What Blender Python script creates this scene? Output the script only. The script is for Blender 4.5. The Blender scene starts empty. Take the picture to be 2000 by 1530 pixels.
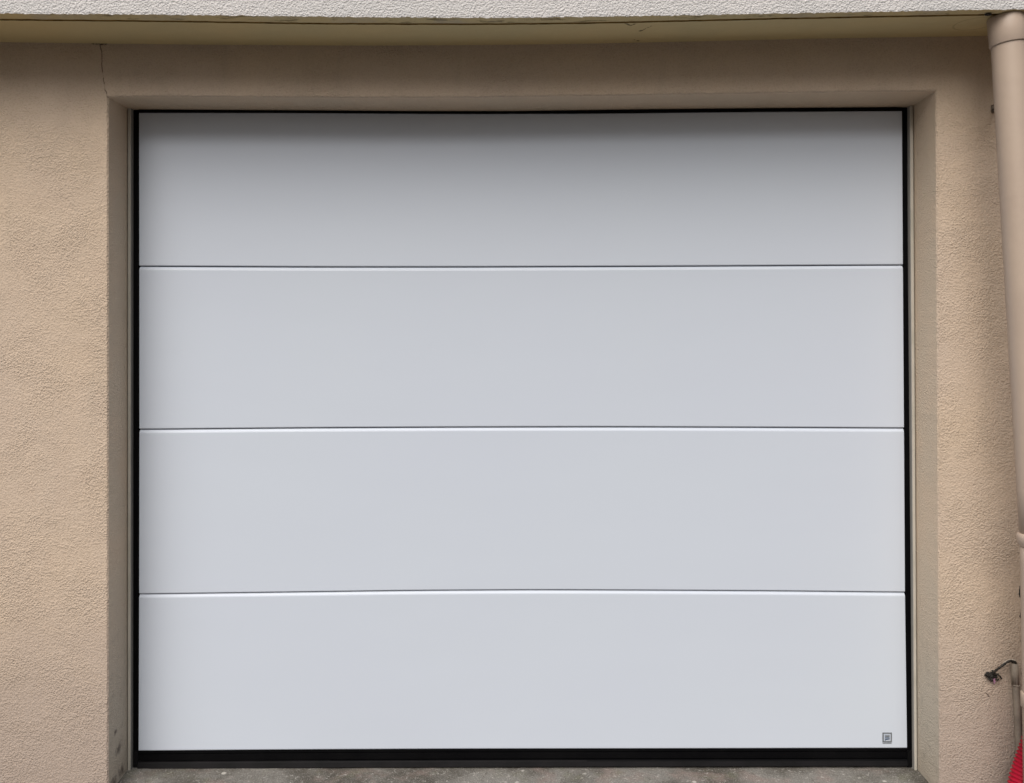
import bpy, bmesh, math, random
from mathutils import Vector
R = math.radians
random.seed(7)
sc = bpy.context.scene
col = sc.collection

# ---------------------------------------------------------------- camera
D = 2.70                 # metres from the lens to the door leaf
S = 0.0016               # metres per photo pixel on the door leaf
VX, VY = 955.0, 670.0    # eye point in the photo
ZC = (1500 - VY) * S     # eye height above the threshold
cam_d = bpy.data.cameras.new('camera')
cam = bpy.data.objects.new('camera', cam_d); col.objects.link(cam)
cam.location = (0, -D, ZC); cam.rotation_euler = (R(90), 0, 0)
cam_d.sensor_width = 36; cam_d.lens = 36 * D / (2000 * S)
cam_d.shift_x = (1000 - VX) / 2000; cam_d.shift_y = -(765 - VY) / 2000
cam_d.clip_start = 0.05; cam_d.clip_end = 500
sc.camera = cam

# ---------------------------------------------------------------- light
EL, AZ = 48.5, -19.0     # sun height; azimuth from the facade normal (negative: from the left)
w = bpy.data.worlds.new('World'); sc.world = w; w.use_nodes = True
nt = w.node_tree
sky = nt.nodes.new('ShaderNodeTexSky'); sky.sky_type = 'NISHITA'; sky.sun_disc = False
sky.sun_elevation = R(EL); sky.sun_rotation = R(180 + AZ if AZ > 0 else 180 - AZ)
sky.air_density = 1.0; sky.dust_density = 7.0; sky.ozone_density = 0.6
nt.links.new(sky.outputs[0], nt.nodes['Background'].inputs[0])
nt.nodes['Background'].inputs[1].default_value = 0.05
sd = bpy.data.lights.new('sun', 'SUN'); sun = bpy.data.objects.new('sun', sd); col.objects.link(sun)
sd.energy = 2.6; sd.angle = R(54); sd.color = (1.0, 0.985, 0.955)
az = R(AZ); el = R(EL)
tosun = Vector((math.sin(az) * math.cos(el), -math.cos(az) * math.cos(el), math.sin(el)))
sun.rotation_euler = tosun.to_track_quat('Z', 'Y').to_euler(); sun.location = (0, -6, 8)
sc.view_settings.view_transform = 'Standard'; sc.view_settings.look = 'None'
sc.view_settings.gamma = 1.0; sc.view_settings.use_curve_mapping = False
sc.view_settings.exposure = 0.31

# ---------------------------------------------------------------- helpers
KW = 1.064               # wall face
KS = 1.1655              # slab front
YW = -(D - D / KW); YS = -(D - D / KS)
def K(y): return D / (D + y)          # magnification of a plane at depth y
def PX(px, y=0.0): return (px - VX) * S / K(y)
def PZ(py, y=0.0): return ZC + (VY - py) * S / K(y)

def interp(tab, x):
    if x <= tab[0][0]: return tab[0][1]
    for (a, b), (c, d) in zip(tab, tab[1:]):
        if x <= c:
            t = (x - a) / (c - a); return b + (d - b) * t
    return tab[-1][1]
def smooth(tab, x, w=60):
    return sum(interp(tab, x + o * w) for o in (-1, -.5, 0, .5, 1)) / 5

def link(name, me, mats, parent=None):
    o = bpy.data.objects.new(name, me); col.objects.link(o)
    for m in (mats if isinstance(mats, (list, tuple)) else [mats]): me.materials.append(m)
    if parent: o.parent = parent
    return o
def tag(o, label=None, cat=None, group=None, kind=None):
    if label: o['label'] = label
    if cat: o['category'] = cat
    if group: o['group'] = group
    if kind: o['kind'] = kind
    return o
def empty(name, loc=(0, 0, 0)):
    o = bpy.data.objects.new(name, None); col.objects.link(o); o.location = loc
    o.empty_display_size = .1
    return o
def build(name, bm, mats, parent=None, smooth_=False, origin=None):
    """bm is in world space; parent has no rotation"""
    off = Vector((0, 0, 0)) if parent is None else world_loc(parent)
    org = Vector(origin) if origin is not None else off.copy()
    bmesh.ops.recalc_face_normals(bm, faces=bm.faces[:])
    for v in bm.verts: v.co -= org
    me = bpy.data.meshes.new(name); bm.to_mesh(me); bm.free()
    if smooth_:
        for p in me.polygons: p.use_smooth = True
    o = link(name, me, mats, parent)
    o.location = org - off
    return o
def world_loc(o):
    v = Vector((0, 0, 0))
    while o is not None:
        v += o.location; o = o.parent
    return v
class BM:
    pass
def newbm(): return bmesh.new()
def strip(bm, rows, mi=0, closed=False):
    """quads between consecutive rows of points"""
    vs = [[bm.verts.new(p) for p in r] for r in rows]
    n = len(rows[0])
    for a, b in zip(vs, vs[1:]):
        for i in range(n if closed else n - 1):
            j = (i + 1) % n
            try:
                f = bm.faces.new((a[i], a[j], b[j], b[i])); f.material_index = mi
            except ValueError: pass
    return vs
def box(bm, x0, x1, y0, y1, z0, z1, mi=0, bev=0):
    r = bmesh.ops.create_cube(bm, size=1)
    for v in r['verts']:
        v.co = Vector(((x0 + x1) / 2 + v.co.x * (x1 - x0), (y0 + y1) / 2 + v.co.y * (y1 - y0), (z0 + z1) / 2 + v.co.z * (z1 - z0)))
    fs = set(f for v in r['verts'] for f in v.link_faces)
    for f in fs: f.material_index = mi
    if bev:
        es = list(set(e for v in r['verts'] for e in v.link_edges))
        bmesh.ops.bevel(bm, geom=es, offset=bev, segments=2, affect='EDGES')
def frames(pts):
    out = []; up = Vector((0, 1, 0))
    for i, p in enumerate(pts):
        t = (pts[min(i + 1, len(pts) - 1)] - pts[max(i - 1, 0)]).normalized()
        u = up - t * up.dot(t)
        if u.length < 1e-4: u = Vector((1, 0, 0)) - t * t.x
        u.normalize(); out.append((u, t.cross(u))); up = u
    return out
def tube(bm, pts, rad, seg=24, mi=0, caps=True):
    pts = [Vector(p) for p in pts]
    rad = rad if isinstance(rad, (list, tuple)) else [rad] * len(pts)
    rows = []
    for p, (u, v), r in zip(pts, frames(pts), rad):
        rows.append([p + (u * math.cos(a) + v * math.sin(a)) * r for a in [2 * math.pi * k / seg for k in range(seg)]])
    vs = strip(bm, rows, mi, True)
    if caps:
        for ring in (vs[0], vs[-1]):
            try: bm.faces.new(ring).material_index = mi
            except ValueError: pass
    return vs
def spline(pts, n):
    """Catmull-Rom through pts"""
    pts = [Vector(p) for p in pts]; P = [2 * pts[0] - pts[1]] + pts + [2 * pts[-1] - pts[-2]]; out = []
    for i in range(1, len(P) - 2):
        for k in range(n):
            t = k / n; a, b, c, d = P[i - 1], P[i], P[i + 1], P[i + 2]
            out.append(.5 * ((2 * b) + (c - a) * t + (2 * a - 5 * b + 4 * c - d) * t * t + (3 * b - a - 3 * c + d) * t ** 3))
    out.append(pts[-1]); return out

# ---------------------------------------------------------------- materials
class N:
    def __init__(s, name):
        s.m = bpy.data.materials.new(name); s.m.use_nodes = True; s.t = s.m.node_tree
        s.b = s.t.nodes['Principled BSDF']; s.tc = s.t.nodes.new('ShaderNodeTexCoord')
        g = s.t.nodes.new('ShaderNodeNewGeometry'); s.pos = g.outputs['Position']; s.nrm = g.outputs['Normal']
    def set(s, sock, v):
        if isinstance(v, bpy.types.NodeSocket): s.t.links.new(v, sock)
        elif isinstance(v, tuple) and len(v) == 3 and sock.type == 'RGBA': sock.default_value = (*v, 1)
        else: sock.default_value = v
    def inp(s, k, v): s.set(s.b.inputs[k], v)
    def math(s, op, a, b=0.0, c=0.0, clamp=False):
        n = s.t.nodes.new('ShaderNodeMath'); n.operation = op; n.use_clamp = clamp
        s.set(n.inputs[0], a); s.set(n.inputs[1], b); s.set(n.inputs[2], c); return n.outputs[0]
    def mix(s, f, a, b, mode='MIX'):
        n = s.t.nodes.new('ShaderNodeMix'); n.data_type = 'RGBA'; n.blend_type = mode
        s.set(n.inputs[0], f); s.set(n.inputs[6], a); s.set(n.inputs[7], b); return n.outputs[2]
    def vscale(s, v, sc_, off=(0, 0, 0)):
        n = s.t.nodes.new('ShaderNodeMapping'); s.set(n.inputs[0], v); n.inputs[3].default_value = sc_; n.inputs[1].default_value = off; return n.outputs[0]
    def noise(s, scale, detail=3, rough=.55, vec=None, dist=0.0):
        n = s.t.nodes.new('ShaderNodeTexNoise'); s.set(n.inputs['Vector'], vec if vec is not None else s.pos)
        n.inputs['Scale'].default_value = scale; n.inputs['Detail'].default_value = detail
        n.inputs['Roughness'].default_value = rough; n.inputs['Distortion'].default_value = dist
        return n.outputs[0]
    def voro(s, scale, vec=None, feat='F1', rnd=1.0):
        n = s.t.nodes.new('ShaderNodeTexVoronoi'); n.feature = feat; s.set(n.inputs['Vector'], vec if vec is not None else s.pos)
        n.inputs['Scale'].default_value = scale; n.inputs['Randomness'].default_value = rnd; return n.outputs['Distance']
    def ramp(s, f, a, b):
        n = s.t.nodes.new('ShaderNodeMapRange'); s.set(n.inputs[0], f); n.inputs[1].default_value = a; n.inputs[2].default_value = b
        n.interpolation_type = 'SMOOTHSTEP'; return n.outputs[0]
    def xyz(s, v=None):
        n = s.t.nodes.new('ShaderNodeSeparateXYZ'); s.set(n.inputs[0], v if v is not None else s.pos); return n.outputs
    def bump(s, h, dist, strength=1.0, prev=None):
        n = s.t.nodes.new('ShaderNodeBump'); s.set(n.inputs['Height'], h); n.inputs['Distance'].default_value = dist; n.inputs['Strength'].default_value = strength
        if prev is not None: s.t.links.new(prev, n.inputs['Normal'])
        return n.outputs[0]
    def curve(s, f, pts):
        """piecewise-linear map of pts [(in,out)]"""
        x0, x1 = pts[0][0], pts[-1][0]; y0 = min(p[1] for p in pts); y1 = max(p[1] for p in pts) + 1e-6
        n = s.t.nodes.new('ShaderNodeValToRGB'); cr = n.color_ramp; cr.interpolation = 'LINEAR'
        while len(cr.elements) < len(pts): cr.elements.new(.5)
        for e, p in zip(cr.elements, pts):
            e.position = (p[0] - x0) / (x1 - x0); v = (p[1] - y0) / (y1 - y0); e.color = (v, v, v, 1)
        g = s.math('DIVIDE', s.math('SUBTRACT', f, x0), x1 - x0); s.set(n.inputs[0], g)
        return s.math('ADD', s.math('MULTIPLY', n.outputs[0], y1 - y0), y0)
    def segdist(s, u, v, a, b):
        """distance from (u,v) sockets to the segment a-b"""
        dx, dy = b[0] - a[0], b[1] - a[1]; L2 = dx * dx + dy * dy
        pu = s.math('SUBTRACT', u, a[0]); pv = s.math('SUBTRACT', v, a[1])
        t = s.math('DIVIDE', s.math('ADD', s.math('MULTIPLY', pu, dx), s.math('MULTIPLY', pv, dy)), L2, clamp=True)
        ex = s.math('SUBTRACT', pu, s.math('MULTIPLY', t, dx)); ey = s.math('SUBTRACT', pv, s.math('MULTIPLY', t, dy))
        return s.math('SQRT', s.math('ADD', s.math('MULTIPLY', ex, ex), s.math('MULTIPLY', ey, ey)))
    def poly(s, u, v, pts):
        d = None
        for a, b in zip(pts, pts[1:]):
            e = s.segdist(u, v, a, b); d = e if d is None else s.math('MINIMUM', d, e)
        return d

WALLC = (0.50, 0.385, 0.262)
def stucco_height(n, k=1.0):
    a = n.noise(235 * k, 3, .6); b = n.voro(185 * k); c = n.noise(80 * k, 2, .5)
    h = n.math('ADD', n.math('MULTIPLY', a, 1.0), n.math('MULTIPLY', b, .85))
    return n.math('ADD', h, n.math('MULTIPLY', c, .5))
def mat_wall():
    n = N('ochre_render'); x, y, z = n.xyz()
    h = stucco_height(n)
    wob = n.math('MULTIPLY', n.math('SUBTRACT', n.noise(55, 3), .5), .008)
    u = n.math('ADD', x, wob)
    ck = [(PX(px, YW), PZ(py, YW)) for px, py in ((194, 84), (199, 100), (199, 128), (202, 155), (205, 175), (211, 190))]
    d = n.poly(u, z, ck)
    gap = n.ramp(n.noise(45, 2), .38, .5)
    crack = n.math('MULTIPLY', n.ramp(d, .0019, .0006), n.math('ADD', .2, n.math('MULTIPLY', gap, .7)))
    d2 = n.poly(u, n.math('ADD', z, wob), [(PX(180, YW), PZ(85, YW)), (PX(196, YW), PZ(87, YW)), (PX(208, YW), PZ(85.5, YW))])
    crack = n.math('MAXIMUM', crack, n.math('MULTIPLY', n.ramp(d2, .0034, .0012), n.ramp(n.noise(90, 2), .4, .55)))
    c = n.mix(n.ramp(n.noise(2.2, 3), .3, .7), (0.535, 0.424, 0.322), (0.515, 0.416, 0.334))
    c = n.mix(n.math('MULTIPLY', n.ramp(n.noise(9, 4), .45, .75), .3), c, (0.47, 0.365, 0.285))
    stk = n.math('MULTIPLY', n.ramp(n.noise(5, 4, .6, vec=n.vscale(n.pos, (3.2, 1, .35))), .54, .72), .22)
    c = n.mix(stk, c, (0.40, 0.335, 0.26))
    # low on the wall: grime, plus the dimmer light there painted in
    low = n.math('MULTIPLY', n.ramp(n.math('ADD', z, n.math('MULTIPLY', n.noise(3, 3), .5)), .9, .2), .8)
    c = n.mix(low, c, (0.335, 0.275, 0.242))
    c = n.mix(n.math('MULTIPLY', n.ramp(h, 1.25, .85), .16), c, (0.25, 0.17, 0.10))
    gd = n.poly(u, n.math('ADD', z, wob), [(PX(1926, YW), PZ(1355, YW)), (PX(1930, YW), PZ(1357, YW)), (PX(1932, YW), PZ(1361, YW))])
    crack = n.math('MAXIMUM', crack, n.math('MULTIPLY', n.ramp(gd, .0022, .001), .8))
    c = n.mix(n.math('MULTIPLY', crack, .85), c, (0.05, 0.03, 0.02))
    n.inp('Base Color', c); n.inp('Roughness', .92)
    hh = n.math('SUBTRACT', h, n.math('MULTIPLY', crack, 1.5))
    nb = n.bump(n.noise(7, 2), .006, .5)
    amp = n.math('ADD', .62, n.math('MULTIPLY', n.ramp(n.noise(6, 3), .35, .68), .75))
    n.inp('Normal', n.bump(n.math('MULTIPLY', hh, amp), .0036, .7, nb)); return n.m
def mat_reveal():
    n = N('reveal_render'); x, y, z = n.xyz()
    h = n.noise(210, 4, .65)
    c = n.mix(n.ramp(n.noise(6, 3), .3, .7), (0.66, 0.52, 0.385), (0.63, 0.515, 0.39))
    dirty = n.ramp(z, .75, .15)
    c = n.mix(n.math('MULTIPLY', dirty, .8), c, (0.50, 0.445, 0.365))
    sp = n.math('MULTIPLY', n.ramp(n.noise(26, 5, .7), .52, .75), dirty)
    c = n.mix(n.math('MULTIPLY', sp, .35), c, (0.13, 0.11, 0.085))
    for (yy, zz, r) in ((-.085, PZ(1438), .030), (-.125, PZ(1490), .036), (-.06, PZ(1487), .030), (-.11, PZ(1400), .014)):
        dd = n.math('SQRT', n.math('ADD', n.math('POWER', n.math('SUBTRACT', y, yy), 2.0), n.math('POWER', n.math('MULTIPLY', n.math('SUBTRACT', z, zz), 1.3), 2.0)))
        dd = n.math('ADD', dd, n.math('MULTIPLY', n.math('SUBTRACT', n.noise(60, 4), .5), .05))
        mk = n.math('MULTIPLY', n.ramp(dd, r, .002), n.ramp(x, 0, -.1))
        c = n.mix(n.math('MULTIPLY', mk, .8), c, (0.10, 0.08, 0.065))
    n.inp('Base Color', c); n.inp('Roughness', .9)
    n.inp('Normal', n.bump(n.math('ADD', h, n.math('MULTIPLY', n.voro(190), .7)), .0034, .75, n.bump(n.noise(14, 3), .004, .5))); return n.m
def mat_fascia():
    n = N('white_render'); h = stucco_height(n, 1.0); x, y, z = n.xyz()
    c = n.mix(n.ramp(n.noise(4, 4), .3, .7), (0.625, 0.605, 0.60), (0.575, 0.565, 0.56))
    c = n.mix(n.math('MULTIPLY', n.ramp(h, 1.12, .72), .2), c, (0.40, 0.38, 0.38))
    n.inp('Base Color', c); n.inp('Roughness', .9); n.inp('Normal', n.bump(h, .0042, .8)); return n.m
def mat_soffit():
    n = N('soffit_paint'); x, y, z = n.xyz()
    c = n.mix(n.ramp(n.noise(3, 3), .3, .7), (0.66, 0.52, 0.27), (0.60, 0.50, 0.275))
    # grime and peeling along the drip strip
    edge = n.ramp(y, YS + .062, YS + .03)
    g1 = n.math('MULTIPLY', n.ramp(n.noise(20, 5, .65, vec=n.vscale(n.pos, (.5, 1.6, 1))), .53, .62), edge)
    c = n.mix(n.math('MULTIPLY', g1, .7), c, (0.14, 0.10, 0.04))
    g2 = n.math('MULTIPLY', n.ramp(n.noise(8, 4, .6), .5, .7), edge)
    c = n.mix(n.math('MULTIPLY', g2, .5), c, (0.50, 0.45, 0.37))
    wob = n.math('MULTIPLY', n.math('SUBTRACT', n.noise(70, 3), .5), .016)
    u = n.math('ADD', x, wob); v = n.math('ADD', y, wob)
    def yy(py): # depth of a soffit point seen at py (soffit height there)
        zz = PZ(32, YS) - ZC; return -D + D * 0 + zz * D / ((VY - py) * S)
    ck = None
    for pl in ([(1222, 47), (1231, 52), (1246, 48)], [(1248, 66), (1258, 60), (1272, 54)], [(1246, 84), (1238, 82)]):
        q = []
        for px, py in pl:
            yq = yy(py); q.append((PX(px, yq), yq))
        e = n.poly(u, v, q); ck = e if ck is None else n.math('MINIMUM', ck, e)
    cm = n.math('MULTIPLY', n.ramp(ck, .0045, .0018), n.ramp(n.noise(60, 2), .40, .52))
    c = n.mix(n.math('MULTIPLY', cm, .85), c, (0.06, 0.04, 0.015))
    yq = yy(62); cx = PX(1905, yq)
    rd = n.math('SQRT', n.math('ADD', n.math('POWER', n.math('SUBTRACT', x, cx), 2.0), n.math('POWER', n.math('SUBTRACT', y, yq), 2.0)))
    ring = n.ramp(n.math('ABSOLUTE', n.math('SUBTRACT', rd, .055)), .004, .0008)
    c = n.mix(n.math('MULTIPLY', ring, .3), c, (0.16, 0.12, 0.06))
    n.inp('Base Color', c); n.inp('Roughness', .75)
    n.inp('Normal', n.bump(n.math('SUBTRACT', n.noise(70, 4), n.math('MULTIPLY', cm, 2)), .0012, .6, n.bump(n.noise(9, 2), .008, .5))); return n.m
def mat_door():
    n = N('white_coated_steel')
    v = n.noise(1.4, 2)
    c = n.mix(v, (0.536, 0.583, 0.676), (0.552, 0.606, 0.68))
    n.inp('Base Color', c); n.inp('Roughness', .42); n.inp('Specular IOR Level', .35)
    n.inp('Normal', n.bump(n.noise(260, 2), .0002, .35, n.bump(n.noise(2.5, 2, vec=n.vscale(n.pos, (.6, 1, 1.6))), .006, .25))); return n.m
def plain(name, c, rough=.5, spec=.5, bs=0, bd=0, c2=None, ns=8, metal=0):
    n = N(name)
    n.inp('Base Color', n.mix(n.ramp(n.noise(ns, 4), .35, .68), c, c2 if c2 else tuple(v * .85 for v in c)))
    n.inp('Roughness', rough); n.inp('Specular IOR Level', spec); n.inp('Metallic', metal)
    if bs: n.inp('Normal', n.bump(n.noise(bs, 3), bd, .7))
    return n.m
def mat_concrete():
    n = N('weathered_concrete'); p = n.pos; x, y, z = n.xyz()
    a = n.noise(3.4, 6, .62); b = n.noise(38, 5, .7); f = n.noise(220, 3, .6)
    c = n.mix(n.ramp(a, .40, .60), (0.058, 0.051, 0.040), (0.185, 0.176, 0.16))
    c = n.mix(n.math('MULTIPLY', n.ramp(n.noise(9, 4, .6, vec=n.vscale(p, (1, 1, 1), (3, 1, 0))), .5, .68), .6), c, (0.225, 0.17, 0.15))
    c = n.mix(n.math('MULTIPLY', n.ramp(n.noise(11, 4, .6, vec=n.vscale(p, (1, 1, 1), (9, 5, 0))), .52, .7), .5), c, (0.135, 0.135, 0.09))
    c = n.mix(n.math('MULTIPLY', n.ramp(n.noise(70, 5, .7, dist=1.2), .575, .66), .75), c, (0.42, 0.40, 0.37))
    c = n.mix(n.math('MULTIPLY', n.ramp(b, .45, .34), .7), c, (0.085, 0.075, 0.06))
    c = n.mix(n.math('MULTIPLY', n.ramp(f, .5, .72), .5), c, (0.40, 0.38, 0.35))
    c = n.mix(n.math('MULTIPLY', n.ramp(f, .5, .3), .5), c, (0.09, 0.08, 0.07))
    fl = n.math('MULTIPLY', n.ramp(n.voro(22), .20, .12), n.ramp(n.noise(14, 3), .56, .62))
    c = n.mix(n.math('MULTIPLY', fl, .8), c, (0.50, 0.48, 0.44))
    n.inp('Base Color', c); n.inp('Roughness', .88)
    n.inp('Normal', n.bump(n.math('ADD', f, n.math('MULTIPLY', b, 2)), .003, .8)); return n.m
def mat_asphalt():
    n = N('asphalt'); f = n.noise(200, 3)
    c = n.mix(n.ramp(n.noise(3, 5), .3, .7), (0.045, 0.044, 0.042), (0.07, 0.067, 0.063))
    c = n.mix(n.math('MULTIPLY', n.ramp(f, .5, .7), .6), c, (0.2, 0.19, 0.18))
    n.inp('Base Color', c); n.inp('Roughness', .9); n.inp('Normal', n.bump(f, .004, .8)); return n.m
M_wall = mat_wall(); M_rev = mat_reveal(); M_fas = mat_fascia(); M_sof = mat_soffit(); M_door = mat_door()
M_conc = mat_concrete(); M_asph = mat_asphalt()
M_rub = plain('black_rubber', (0.0012, 0.0012, 0.0018), .6, .08, 120, .0006, (0.0025, 0.0025, 0.003))
M_rubg = plain('dusty_rubber', (0.006, 0.0055, 0.0065), .6, .12, 90, .0008, (0.003, 0.003, 0.0035), 14)
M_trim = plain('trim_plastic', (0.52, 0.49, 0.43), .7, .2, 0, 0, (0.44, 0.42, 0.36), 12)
M_trim_shade = plain('trim_shade', (0.32, 0.31, 0.29), .7, .2)  # darker copy of the trim plastic, shade on the flank put into its colour
M_back = plain('dark_gap', (0.02, 0.02, 0.022), .9)
M_pipe = plain('beige_pvc', (0.455, 0.362, 0.29), .42, .4, 30, .0008, (0.43, 0.34, 0.275), 6)
M_cond = plain('grey_painted_conduit', (0.32, 0.275, 0.225), .6, .3, 60, .001, (0.24, 0.205, 0.17), 30)
M_cable = plain('black_cable', (0.012, 0.011, 0.010), .6, .4, 300, .002, (0.04, 0.034, 0.028), 120)
M_wire = plain('pink_wire', (0.42, 0.22, 0.33), .6)
M_plas = plain('dried_plaster', (0.52, 0.47, 0.40), .9, .2, 200, .002)
M_red = plain('red_corrugated_plastic', (0.42, 0.004, 0.028), .5, .3, 40, .0006, (0.33, 0.004, 0.022), 10)
M_steel = plain('rusty_steel', (0.20, 0.17, 0.14), .55, .5, 200, .001, (0.06, 0.035, 0.02), 150)
M_badge = plain('badge_silver', (0.40, 0.46, 0.56), .35, .5, 0, 0, (0.47, 0.50, 0.55), 60)
M_bdark = plain('badge_dark', (0.14, 0.155, 0.165), .5)
M_bblue = plain('badge_blue', (0.04, 0.085, 0.16), .5)
M_grov = plain('groove_dirt', (0.36, 0.25, 0.10), .9, .2, 200, .001, (0.20, 0.13, 0.045), 24)
M_roof = plain('roof_felt', (0.12, 0.12, 0.12), .9)

# ---------------------------------------------------------------- measured lines (photo px)
SLAB = [(-400, 24), (0, 26.5), (300, 28.5), (500, 31), (700, 33.5), (950, 35), (1100, 33.5), (1300, 30.5), (1600, 25), (1950, 18.5), (2400, 12)]
GROV = [(-400, 36.5), (0, 39), (300, 42), (600, 46.5), (900, 48), (1100, 46.5), (1250, 43.5), (1500, 37.5), (1900, 30), (2400, 24)]
WTOP = [(-400, 79), (0, 82), (200, 85), (400, 87), (700, 89), (900, 88), (1100, 86), (1300, 82), (1600, 75), (1920, 70), (2400, 66)]
ROUT = [(208, 187), (300, 186), (500, 187), (800, 188.5), (1000, 186.5), (1250, 183), (1500, 179), (1700, 176.5), (1831, 175)]
SEALT = [(252, 213.5), (400, 214.5), (600, 215.5), (800, 217), (1000, 217), (1250, 213.5), (1500, 211), (1782, 208.5)]
LEAFT = [(271, 220.5), (600, 221), (900, 223), (1200, 222), (1400, 219.5), (1765, 217)]
SEAM1 = [(271, 520), (600, 521.5), (900, 521.5), (1200, 520.5), (1500, 519), (1765, 517.5)]
SEAM2 = [(271, 839), (600, 836), (900, 834.5), (1200, 834), (1500, 835), (1766, 836.5)]
SEAM3 = [(271, 1161), (500, 1158), (800, 1154), (1050, 1152.5), (1300, 1153.5), (1550, 1155), (1768, 1157.5)]
LEAFB = [(270, 1466.5), (500, 1464.5), (900, 1462.5), (1300, 1462), (1772, 1461)]
SEALB = [(260, 1502.5), (400, 1502), (720, 1499.5), (1200, 1498), (1782, 1497)]

X0, X1 = -3.4, 3.9        # extent of the building
LXP = 208.5               # left arris px
def rx(py): return 1831 + (py - 180) * (1838 - 1831) / 1320.0   # right arris px
def rin(py): return 1781 + (py - 200) * (1789 - 1781) / 1300.0  # right inner corner px
LIN = 251.5
def edge_x(z, y): return PX(rx(VY - (z - ZC) / S * K(y)), y)

# ---------------------------------------------------------------- setting
bm = newbm(); box(bm, -60, 60, -80, 40, -.6, -.16)
g = build('ground', bm, M_asph); tag(g, 'dark asphalt yard in front of the garage', 'ground', kind='structure')
bm = newbm()
# cast apron, slightly uneven, running into the opening
nx, ny = 160, 60; rows = []
for j in range(ny + 1):
    yy_ = .10 - (1.6 * (j / ny) ** 1.4)
    row = []
    for i in range(nx + 1):
        xx = X0 + (X1 - X0) * i / nx
        slope = -.035 * max(0, -yy_ - .16)
        row.append((xx, yy_, slope + random.uniform(-.0008, .0008)))
    rows.append(row)
strip(bm, rows)
last = rows[-1]
strip(bm, [last, [(p[0], p[1], -.17) for p in last]])
g = build('concrete_apron', bm, M_conc, smooth_=True); tag(g, 'stained grey concrete threshold in front of the garage door', 'pavement', kind='structure')

# ---------------------------------------------------------------- building
B = empty('garage_building', (0, 0, 0))
tag(B, 'ochre rendered garage facade with a projecting white edged slab over a wide door', 'building')
def jit(a): return random.gauss(0, a)
def jrow(n, a, corr=3):
    v = [random.gauss(0, a) for _ in range(n + 2 * corr)]
    return [sum(v[i:i + 2 * corr + 1]) / (2 * corr + 1) * math.sqrt(2 * corr + 1) for i in range(n)]
bm = newbm()
ch = .004
xl = PX(LXP, YW); zl = PZ(187, YW)
zr = PZ(175, YW); xr_top = edge_x(zr, YW)
# piers
n = 420
jx = jrow(n + 1, .0007, 1); jx[0] = jx[-1] = 0
def zrow(z0, z1): return [z0 + (z1 - z0) * i / n for i in range(n + 1)]
zL = zrow(-.15, zl); zR = zrow(-.15, zr)
def lx(z): return xl
left_edge = [(lx(z) + jx[i], YW, z) for i, z in enumerate(zL)]
left_ch = [(lx(z) + ch + jx[i] * .3, YW + ch, z - (ch if i == n else 0)) for i, z in enumerate(zL)]
strip(bm, [[(X0, YW, z) for z in zL], [(xl - .05, YW, z) for z in zL], left_edge, left_ch])
jx = jrow(n + 1, .0007, 1); jx[0] = jx[-1] = 0
right_edge = [(edge_x(z, YW) + jx[i], YW, z) for i, z in enumerate(zR)]
right_ch = [(edge_x(z, YW) - ch + jx[i] * .3, YW + ch, z - (ch if i == n else 0)) for i, z in enumerate(zR)]
strip(bm, [right_ch, right_edge, [(edge_x(z, YW) + .05, YW, z) for z in zR], [(X1, YW, z) for z in zR]])
# above the piers up to the slab
TOPZ = lambda px: PZ(smooth(WTOP, px), YW)
def pxw(x): return x * K(YW) / S + VX
xs = [X0 + (xl - X0) * i / 40 for i in range(41)]
strip(bm, [[(x, YW, zl) for x in xs], [(x, YW, TOPZ(pxw(x)) + .004) for x in xs]])
xs = [xr_top + (X1 - xr_top) * i / 40 for i in range(41)]
strip(bm, [[(x, YW, zr) for x in xs], [(x, YW, TOPZ(pxw(x)) + .004) for x in xs]])
n2 = 520; xs = [xl + (xr_top - xl) * i / n2 for i in range(n2 + 1)]
jz = jrow(n2 + 1, .0010, 1); jz[0] = jz[-1] = 0
lin_z = [PZ(smooth(ROUT, pxw(x), 40), YW) for x in xs]; lin_z[0] = zl; lin_z[-1] = zr
def xch(i, x): return x + (ch if i == 0 else -ch if i == n2 else 0)
lin_ch = [(xch(i, x), YW + ch, z - ch + jz[i] * .3) for i, (x, z) in enumerate(zip(xs, lin_z))]
strip(bm, [[(x, YW, TOPZ(pxw(x)) + .004) for x in xs], [(x, YW, z + .03) for x, z in zip(xs, lin_z)],
           [(x, YW, z + jz[i]) for i, (x, z) in enumerate(zip(xs, lin_z))], lin_ch])
# side and back walls of the building
zt = PZ(60, YW) + .02
for (xa, xb) in ((X0, X0), (X1, X1)):
    strip(bm, [[(xa, YW, -.15), (xa, YW, zt)], [(xa, 4.5, -.15), (xa, 4.5, zt)]])
strip(bm, [[(X0, 4.5, -.15), (X0, 4.5, zt)], [(X1, 4.5, -.15), (X1, 4.5, zt)]])
XW = 1.582  # wing wall out of view, added to shade the corner by the downpipe
strip(bm, [[(XW + jit(.0006), YW + .001, z) for z in zrow(-.15, TOPZ(2000) + .01)], [(XW, YS + .012, z) for z in zrow(-.15, TOPZ(2000) - .003)], [(XW + .004, YS + .008, z) for z in zrow(-.15, TOPZ(2000) - .003)], [(XW + .2, YS + .008, z) for z in zrow(-.15, TOPZ(2000) - .003)], [(XW + .2, YW + .001, z) for z in zrow(-.15, TOPZ(2000) + .01)]])
o = build('wall', bm, M_wall, B); o['label'] = 'rough ochre rendered wall with a hairline crack above the left corner of the door'
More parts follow.
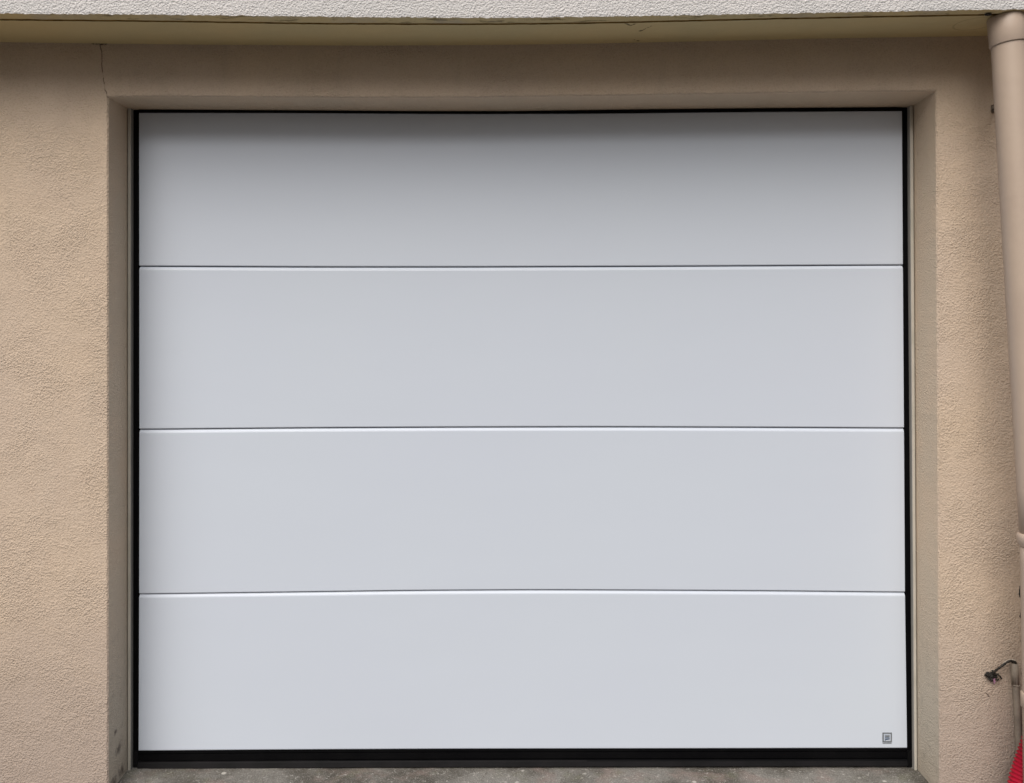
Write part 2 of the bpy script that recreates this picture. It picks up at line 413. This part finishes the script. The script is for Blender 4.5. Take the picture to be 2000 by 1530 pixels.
# reveals (smoother coat), running back past the door frame
bm = newbm(); YB = .06
def lin_in(i, x):
    t = (x - xl) / (xr_top - xl); px = LIN + (rin(200) - LIN) * t
    return (PX(px), 0.0, PZ(interp(SEALT, px)) - .0)
inner = [lin_in(i, x) for i, x in enumerate(xs)]
mj = jrow(n2 + 1, .0005, 8); mid = [tuple((a * .5 + b * .5) + (0, 0, mj[i])[k] for k, (a, b) in enumerate(zip(p, q))) for i, (p, q) in enumerate(zip(lin_ch, inner))]
strip(bm, [lin_ch, mid, inner, [(p[0], YB, p[2]) for p in inner]])
def rev_side(edge_ch, pin):
    inn = [(PX(pin(VY - (p[2] - ZC) / S)), 0.0, min(p[2], PZ(interp(SEALT, pin(200))))) for p in edge_ch]
    md = [tuple((a + b) / 2 + (jit(.0006) if k == 0 else 0) for k, (a, b) in enumerate(zip(p, q))) for p, q in zip(edge_ch, inn)]
    # follow the lintel's slope at the top
    m = md[-1]; strip(bm, [edge_ch, md, inn, [(p[0], YB, p[2]) for p in inn]])
def fix(edge_ch, zin):
    # z of inner points is scaled so that the top meets the lintel's inner line
    return edge_ch
def rev_side2(edge_ch, pin, zin):
    z0, z1 = edge_ch[0][2], edge_ch[-1][2]
    inn = []
    for p in edge_ch:
        t = (p[2] - z0) / (z1 - z0); z = z0 + (zin - z0) * t
        inn.append((PX(pin(VY - (z - ZC) / S)), 0.0, z))
    mj = jrow(len(inn), .0004, 12); md = [((p[0] + q[0]) / 2 + mj[i], (p[1] + q[1]) / 2, (p[2] + q[2]) / 2) for i, (p, q) in enumerate(zip(edge_ch, inn))]
    md[-1] = tuple((p + q) / 2 for p, q in zip(edge_ch[-1], inn[-1]))
    strip(bm, [edge_ch, md, inn, [(p[0], YB, p[2]) for p in inn]])
rev_side2(left_ch, lambda py: LIN, inner[0][2])
rev_side2(right_ch, rin, inner[-1][2])
o = build('reveal', bm, M_rev, B, True); o['label'] = 'smoother greyish render lining the recess around the door'

# slab: fascia, drip strip, groove, soffit
bm = newbm(); N3 = 2400
xs3 = [X0 - .1 + (X1 - X0 + .2) * i / N3 for i in range(N3 + 1)]
def pxs(x, y): return x * K(y) / S + VX
jf = jrow(N3 + 1, .0007, 1); jg = jrow(N3 + 1, .0006, 4); jy = jrow(N3 + 1, .0010, 2)
ze = [PZ(smooth(SLAB, pxs(x, YS)), YS) for x in xs3]
ztop = max(ze) + .34
strip(bm, [[(x, 4.6, ztop) for x in xs3], [(x, YS, ztop) for x in xs3], [(x, YS, z + .05) for x, z in zip(xs3, ze)],
           [(x, YS + .0005, z + .006) for x, z in zip(xs3, ze)]])
strip(bm, [[(x, YS + .0005, z + .006) for x, z in zip(xs3, ze)],
           [(x, YS + .0012, z + jf[i]) for i, (x, z) in enumerate(zip(xs3, ze))]])
slab = build('slab', bm, M_fas, B); slab['label'] = 'white rough rendered edge of the projecting slab'
bm = newbm()
def ys_(z, py): return -D + (z - ZC) * D / ((VY - py) * S)
# drip strip: level; then a small groove, then the soffit back to the wall
rowA, rowB, rowC, rowD, rowE = [], [], [], [], []
for i, (x, z) in enumerate(zip(xs3, ze)):
    px = pxs(x, YS)
    yg = ys_(z, smooth(GROV, px)); yg = max(yg, YS + .02) + jg[i]
    rowA.append((x, YS + .0012, z + jf[i])); rowB.append((x, yg - .0085, z - .0005))
    rowC.append((x, yg - .0075, z + .0042)); rowD.append((x, yg + .0075, z + .0042)); 
    zw = PZ(smooth(WTOP, pxw(x)), YW)
    rowE.append((x, yg + .0085, z + .001))
    if i == 0: rowF = []; rowG = []
    rowF.append((x, YW - .012, zw + .000)); rowG.append((x, YW + .01, zw - .0015))
strip(bm, [rowB, rowC, rowD, rowE], 1)
strip(bm, [rowA, rowB])
strip(bm, [rowE, [tuple((a + b) / 2 for a, b in zip(p, q)) for p, q in zip(rowE, rowF)], rowF, rowG])
o = build('soffit', bm, [M_sof, M_grov], slab); o['label'] = 'olive stained underside of the slab with a drip groove'
bm = newbm()
yh = ys_(PZ(26, YS), 33)
for k in range(5):
    r = bmesh.ops.create_icosphere(bm, subdivisions=2, radius=.006)
    for v in r['verts']:
        v.co = Vector((v.co.x * 1.1 + PX(1929 + jit(1.4), yh) * 0 + PX(1930, yh) + (k - 2) * .0016, v.co.y + yh + jit(.001), v.co.z * .5 + PZ(22, YS) + .0005))
o = build('hole', bm, M_cable, slab); o['label'] = 'small dark hole in the soffit beside the downpipe'
# flat roof deck behind the edge, so the building is closed
bm = newbm(); box(bm, X0 - .1, X1 + .1, YS + .02, 4.6, ztop - .02, ztop + .006)
build('roof', bm, M_roof, B)

# ---------------------------------------------------------------- door
door = empty('garage_door', (0, 0, 0)); door.parent = B
door['label'] = 'wide white sectional door of four plain panels with black rubber edges'
ND = 60
def pl(py): return interp([(220, 271.6), (700, 272.4), (1100, 272), (1461, 270.8)], py)
def pr(py): return interp([(217, 1761.5), (518, 1763.3), (836, 1765.4), (1158, 1767.4), (1461, 1771.5)], py)
def hline(tab, dpy=0.0, y=0.0):
    py0 = interp(tab, 271) + dpy; py1 = interp(tab, 1768) + dpy
    a, b = pl(py0), pr(py1); out = []
    for i in range(ND + 1):
        px = a + (b - a) * i / ND; py = smooth(tab, px, 70) + dpy
        out.append((PX(px), y, PZ(py)))
    return out
seams = [LEAFT, SEAM1, SEAM2, SEAM3, LEAFB]
for k in range(4):
    bm = newbm()
    top, bot = seams[k], seams[k + 1]
    tp = 0.0 if k == 0 else 1.3
    tail = 0.0 if k == 3 else -1.2
    T0 = hline(top, tp, .0055); T1 = hline(top, tp + 4.3, .0010); T2 = hline(top, tp + 6.4, 0.0)
    Bm = hline(bot, tail - 1.2, 0.0); B0 = hline(bot, tail + .25, .0012)
    if k == 0: T0 = hline(top, 0, .001); T1 = hline(top, .8, .0003); T2 = hline(top, 1.6, 0)
    back = .040
    rws = [[(p[0], back, p[2]) for p in T0], T0, T1, T2]
    if k: rws = [[(p[0], back, p[2] + .006) for p in T0], [(p[0], .016, p[2] + .006) for p in T0], [(p[0], .014, p[2] + .0005) for p in T0], T0, T1, T2]
    m = 6
    for q in range(1, m):
        t = q / m; rws.append([tuple(a + (b - a) * t for a, b in zip(p, r)) for p, r in zip(T2, Bm)])
    rws += [Bm, B0]
    if k < 3: rws += [[(p[0], .018, p[2]) for p in B0], [(p[0], .018, p[2] + .003) for p in B0], [(p[0], back, p[2] + .003) for p in B0]]
    else: rws += [[(p[0], back, p[2]) for p in B0]]
    strip(bm, rws)
    # ends
    for e in (0, -1):
        f = bm.faces.new([bm.verts.new(r[e]) for r in rws])
    o = build('panel', bm, M_door, door)
    for p in o.data.polygons: p.use_smooth = False
    o['label'] = ['top panel of the white garage door, darkened by the slab shadow' if 0 else 'uppermost white panel of the garage door', 'second white panel from the top of the garage door', 'third white panel from the top of the garage door', 'lowest white panel, with a small badge at its right'][k]
# sheet behind the seams
bm = newbm(); box(bm, PX(255), PX(1786), .043, .055, 0.0, PZ(212))
build('backing', bm, M_back, door)
# rubber seals
def vstrip(name, xa, xb, ya, yb, z0f, z1f, mat, lab=None):
    """vertical bar, px edge functions of py"""
    bm = newbm(); nn = 30; rws = []
    for i in range(nn + 1):
        t = i / nn; py = z0f + (z1f - z0f) * t; z = PZ(py)
        a, b = PX(xa(py), ya), PX(xb(py), ya); r = min(.002, (b - a) * .2)
        rws.append([(a, yb, z), (a, ya + r, z), (a + r, ya, z), (b - r, ya, z), (b, ya + r, z), (b, yb, z)])
    vs = strip(bm, rws); 
    bm.faces.new(vs[0]); bm.faces.new(vs[-1])
    o = build(name, bm, mat, door)
    if lab: o['label'] = lab
    return o
lb0 = lambda py: 260.0 - (py - 220) * .8 / 1245
rb1 = lambda py: interp([(208, 1772.6), (540, 1774.5), (1461, 1782.3), (1500, 1782.6)], py)
vstrip('side_seal', lb0, lambda py: pl(py) - .15, .006, .043, 1501.5, 214.2, M_rub)
vstrip('side_seal', lambda py: pr(py) + .15, rb1, .006, .043, 1498, 209.2, M_rub)
def hbar(name, topf, botf, xa, xb, ya, yb, mat, prof=None, lip=False):
    bm = newbm(); rws = []
    nn = 60
    prof = prof or [(0, 1), (0, .2), (.15, 0), (.85, 0), (1, .2), (1, 1)]
    for i in range(nn + 1):
        px = xa + (xb - xa) * i / nn; zt_, zb_ = PZ(topf(px)), PZ(botf(px))
        rws.append([(PX(px), ya + (yb - ya) * d, zt_ + (zb_ - zt_) * t) for t, d in prof])
    vs = strip(bm, rws); bm.faces.new(vs[0]); bm.faces.new(vs[-1])
    if lip:
        for f in bm.faces:
            if len(f.verts) == 4 and sum(v.co.z for v in f.verts) / 4 < .022: f.material_index = 1
    return build(name, bm, [mat, M_rubg], door)
hbar('top_seal', lambda px: smooth(SEALT, px) + .3, lambda px: smooth(LEAFT, px, 70) + .6, 270.9, 1762, -.0015, .042, M_rub)
# bottom seal: cap strip, hollow body, spread lip
hbar('bottom_seal', lambda px: interp(LEAFB, px) + .2, lambda px: interp(SEALB, px) - 0.2, 269.6, 1771.7, -.004, .042, M_rub,
     [(0, 1), (0, .2), (.03, .10), (.16, .10), (.19, .22), (.23, .14), (.55, .12), (.60, .22), (.64, .10), (.70, .06), (.93, -.06), (.97, .0), (1, .2), (1, 1)], lip=True)
for (xa, xb) in ((259.8, 269.3), (1772.4, 1781.9)):
    bm = newbm(); box(bm, PX(xa), PX(xb), .000, .0055, -.002, PZ(1466), bev=.0015)
    build('corner_boot', bm, M_rubg, door)
# pale plastic trim between rubber and render: an L, face towards us, flank towards the rubber
for s, (fo, fi) in ((-1, (lambda py: LIN - .3, lambda py: lb0(py))), (1, (lambda py: rin(py) + .3, lambda py: rb1(py)))):
    bm = newbm(); rws = []; nn = 40
    for i in range(nn + 1):
        py = 1505 + (214 - 1505) * i / nn if s < 0 else 1504 + (209.5 - 1504) * i / nn
        z = PZ(py); a, b = PX(fo(py), -.015), PX(fi(py), .0035); m = PX(fo(py) + (fi(py) - fo(py)) * .45, -.015)
        rws.append([(a + s * .0025, -.015, z), (a + (m - a) * .15, -.015, z), (a + (m - a) * .85, -.015, z), (m, -.013, z), (m + (b - m) * .12, .001, z), (b, .0035, z), (b, .04, z)])
    strip(bm, rws)
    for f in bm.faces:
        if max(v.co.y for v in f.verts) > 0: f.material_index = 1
    o = build('edge_trim', bm, [M_trim, M_trim_shade], door)
# badge: small square plate low right, framed, with three bars and a tapering one, and a line under it
bm = newbm()
def pb(x0, x1, y0, y1, yf, yb, mi):
    box(bm, PX(x0), PX(x1), yf, yb, PZ(y1), PZ(y0), mi)
pb(1724, 1740.8, 1431.5, 1448.6, -.0012, -.0002, 0)
for a in ((1723.4, 1725.4, 1430.9, 1449.2), (1739.4, 1741.4, 1430.9, 1449.2)): pb(*a, -.0020, -.0004, 1)
for a in ((1725.4, 1739.4, 1430.9, 1432.7), (1725.4, 1739.4, 1447.4, 1449.2)): pb(*a, -.0020, -.0004, 1)
pb(1728.2, 1737, 1436.2, 1437.4, -.0018, -.0006, 1)
pb(1728.2, 1737, 1437.9, 1439.2, -.0018, -.0006, 1)
pb(1728.2, 1737, 1440.3, 1441.7, -.0018, -.0006, 2)
f = [bm.verts.new((PX(a), -.0018, PZ(b))) for a, b in ((1728.2, 1442.8), (1737.6, 1442.6), (1737.2, 1444.0), (1729.6, 1445.0), (1728.8, 1446.4), (1728.2, 1446.4))]
bm.faces.new(f).material_index = 2
pb(1723.6, 1741.2, 1450.9, 1452.0, -.0014, -.0002, 1)
o = build('badge', bm, [M_badge, M_bdark, M_bblue], door); o['label'] = 'tiny square silver badge with a striped mark'

# ---------------------------------------------------------------- downpipe
yp = -.328; kp = K(yp)
def P3(px, py, y): return Vector((PX(px, y), y, PZ(py, y)))
dp = empty('downpipe', (P3(2031, 1500, yp).x, yp, 0)); tag(dp, 'leaning beige plastic rain downpipe under the slab edge at the right', 'downpipe')
ct = P3(1964, 24, yp); ct.z = PZ(19.0, YS) + .002
cb = P3(1969.5, 88, yp)
mid_ = P3(2026, 1052, yp)
low = P3(2031, 1350, yp); foot = Vector((low.x + .004, yp, 0.0))
rp, rc = .0425, .0462
ax = (cb - ct).normalized()
bm = newbm(); L = (cb - ct).length
tube(bm, [ct, ct + ax * .003, ct + ax * (L * .5), ct + ax * (L - .0015), ct + ax * L, ct + ax * (L + .0005)], [rc - .002, rc, rc, rc, rc - .0008, rp - .001], 64)
build('collar', bm, M_pipe, dp, True)
bm = newbm(); a2 = (mid_ - cb).normalized()
tube(bm, [cb - ax * .02] + [cb + (mid_ - cb) * t / 10 for t in range(11)], rp, 64)
build('upper_pipe', bm, M_pipe, dp, True)
bm = newbm()
tube(bm, [mid_ - a2 * .016, mid_ - a2 * .013, mid_ - a2 * .004, mid_ + a2 * .008, mid_ + a2 * .022, mid_ + a2 * .024], [rp + .001, rp + .0055, rp + .0075, rp + .007, rp + .001, rp - .001], 64)
build('coupling', bm, M_pipe, dp, True)
bm = newbm(); tube(bm, [mid_ + (low - mid_) * t / 6 for t in range(7)] + [foot], rp - .0005, 64)
build('lower_pipe', bm, M_pipe, dp, True)
bm = newbm(); q = P3(2031, 1370, yp)
tube(bm, [q + Vector((0, 0, .022)), q + Vector((0, 0, .018)), q - Vector((0, 0, .018)), q - Vector((0, 0, .022))], [rp, rp + .0035, rp + .0035, rp], 64)
build('coupling', bm, M_pipe, dp, True)
# wall bracket: a threaded rod and a bent strap reaching the pipe, seen at its left edge
bm = newbm()
bz = PZ(214, YW)
tube(bm, [(PX(1941, YW), YW + .01, bz), (PX(1941, YW), YW - .012, bz), (PX(1952, -.22), -.24, bz - .004), (PX(1968, -.28), yp + .02, bz - .01)], .0035, 10)
box(bm, PX(1936, YW), PX(1941, YW), YW - .0095, YW + .002, bz - .010, bz + .012, bev=.001)
tube(bm, [(PX(1937, YW), YW - .008, bz - .001), (PX(1944, YW), YW - .02, bz + .003), (PX(1949, YW), YW - .02, bz - .010)], .0026, 8)
build('bracket', bm, M_steel, dp, True)

# dark torn sealant behind the pipe, on the wall
for i, (px, py, h_) in enumerate(((1993, 1155, .022), (1995, 1201, .008), (1997, 1252, .005), (1998, 1305, .03))):
    bm = newbm()
    for k in range(7):
        r = bmesh.ops.create_icosphere(bm, subdivisions=2, radius=.0042)
        c_ = Vector((PX(px, YW) + jit(.0016), YW - .001, PZ(py, YW) + (k - 3) / 3 * h_ * .55))
        for v in r['verts']: v.co = c_ + Vector((v.co.x * .6 + jit(.0005), v.co.y * .7, v.co.z * (1 + h_ * 20) + jit(.0006)))
    o = build('sealant_scrap', bm, M_cable, B); 

# ---------------------------------------------------------------- conduit with the torn cable
yc = YW - .014
cd = empty('conduit', P3(1992, 1500, yc)); cd.location.z = 0
tag(cd, 'thin grey painted conduit on the wall left of the downpipe, open at the top', 'conduit')
c0 = P3(1981.2, 1296, yc); c1 = P3(1983.3, 1337, yc); c2 = P3(1987.5, 1400, yc); c3 = P3(1990.5, 1480, yc); c4 = P3(1993, 1520, yc); c4.z = .0
rcd = 6.1 * S / K(yc)
bm = newbm(); vs = tube(bm, [c0 + Vector((0, 0, .001)), c0, c0 + (c1 - c0) * .5, c1, c1 + Vector((0, 0, -.0015))], [rcd * .86, rcd * 1.08, rcd * 1.1, rcd * 1.12, rcd * .9], 32, caps=False)
for v in vs[3]: v.co.z += jit(.0022)
build('sleeve', bm, M_cond, cd, True)
bm = newbm(); tube(bm, spline([c1 + Vector((0, 0, .01)), c2, c3, c4], 8), rcd, 32); build('pipe', bm, M_cond, cd, True)
bm = newbm()
for k in range(9):
    r_ = bmesh.ops.create_icosphere(bm, subdivisions=1, radius=.0022)
    a_ = -2.6 + k * .33; c_ = c1 + Vector((math.cos(a_) * rcd * 1.1, math.sin(a_) * rcd * 1.1, -abs(jit(.0016))))
    for v in r_['verts']: v.co = c_ + Vector((v.co.x, v.co.y * .6, v.co.z * .7)) + Vector((jit(.0003), 0, jit(.0004)))
build('chipped_rim', bm, M_plas, cd, True)

cab = empty('torn_cable', P3(1935, 1320, YW)); tag(cab, 'torn black cable curling out of the grey conduit to a frayed lump', 'cable')
yk = YW - .020
path = spline([P3(1984, 1312, yc), P3(1983.5, 1295, yk), P3(1977, 1291.5, yk), P3(1968, 1293, yk - .004), P3(1957, 1301, yk - .006), P3(1946, 1309, yk), P3(1939, 1315, YW - .012), P3(1934, 1319, YW)], 6)
bm = newbm(); tube(bm, path, [.0032 + jit(.0004) for _ in path], 14); build('sheath', bm, M_cable, cab, True)
bm = newbm(); tube(bm, [p + Vector((.0003, .002, .0030 + jit(.0004))) for p in path[5:26]], [.0009 + abs(jit(.0007)) for _ in path[5:26]], 8)
build('plaster_crust', bm, M_plas, cab, True)
bm = newbm()
for k in range(44):
    a = P3(1934.5 + jit(5.2), 1319.5 + jit(2.9), YW - .003 - abs(jit(.003)))
    d_ = Vector((jit(1), -abs(jit(.6)), jit(.8))).normalized() * random.uniform(.006, .014)
    e_ = Vector((jit(1), jit(.5), jit(1))) * .002
    tube(bm, spline([a, a + d_ * .5 + e_, a + d_], 4), random.uniform(.0014, .0032), 7)
tube(bm, spline([P3(1940, 1316, YW - .006), P3(1948, 1318, YW - .014), P3(1953, 1321, YW - .012), P3(1956, 1326, YW - .006)], 5), .0021, 8)
tube(bm, spline([P3(1944, 1326, YW - .004), P3(1948, 1329, YW - .010), P3(1951, 1326, YW - .006)], 5), .0018, 8)
build('frayed_end', bm, M_cable, cab, True)
bm = newbm()
for a in ([(1938, 1325), (1941, 1330), (1942, 1336)], [(1943, 1325), (1942, 1330), (1945, 1332)]):
    tube(bm, spline([P3(p[0], p[1], YW - .006) for p in a], 5), .0017, 8)
build('wire', bm, M_wire, cab, True)

# ---------------------------------------------------------------- red corrugated duct
yd = -.262
rd = .036
def ax_pt(px, py): return P3(px, py, yd)
pth = spline([P3(1988, 1600, yd - .02), P3(1999, 1530, yd), P3(2023, 1456, yd + .01), P3(2055, 1370, yd + .02), P3(2100, 1280, yd + .03), P3(2160, 1210, yd + .05)], 40)
# resample at an even step and corrugate
pts = [pth[0]]; acc = 0; step = .0105 / 8
for a, b in zip(pth, pth[1:]):
    seg = (b - a).length; t = step - acc
    while t <= seg:
        pts.append(a + (b - a) * (t / seg)); t += step
    acc = (acc + seg) % step if seg else acc
pts = [p for p in pts if p.z > -.02]
rr = []
for i in range(len(pts)):
    ph = (i % 8) / 8
    rr.append(rd + .0019 * (1 if ph < .45 else (-1 if .55 <= ph < .92 else 0)))
bm = newbm(); tube(bm, pts, rr, 56)
du = build('corrugated_duct', bm, M_red, None, True, origin=(pts[0].x, pts[0].y, 0))
tag(du, 'bright red corrugated plastic duct leaning at the lower right corner', 'duct')
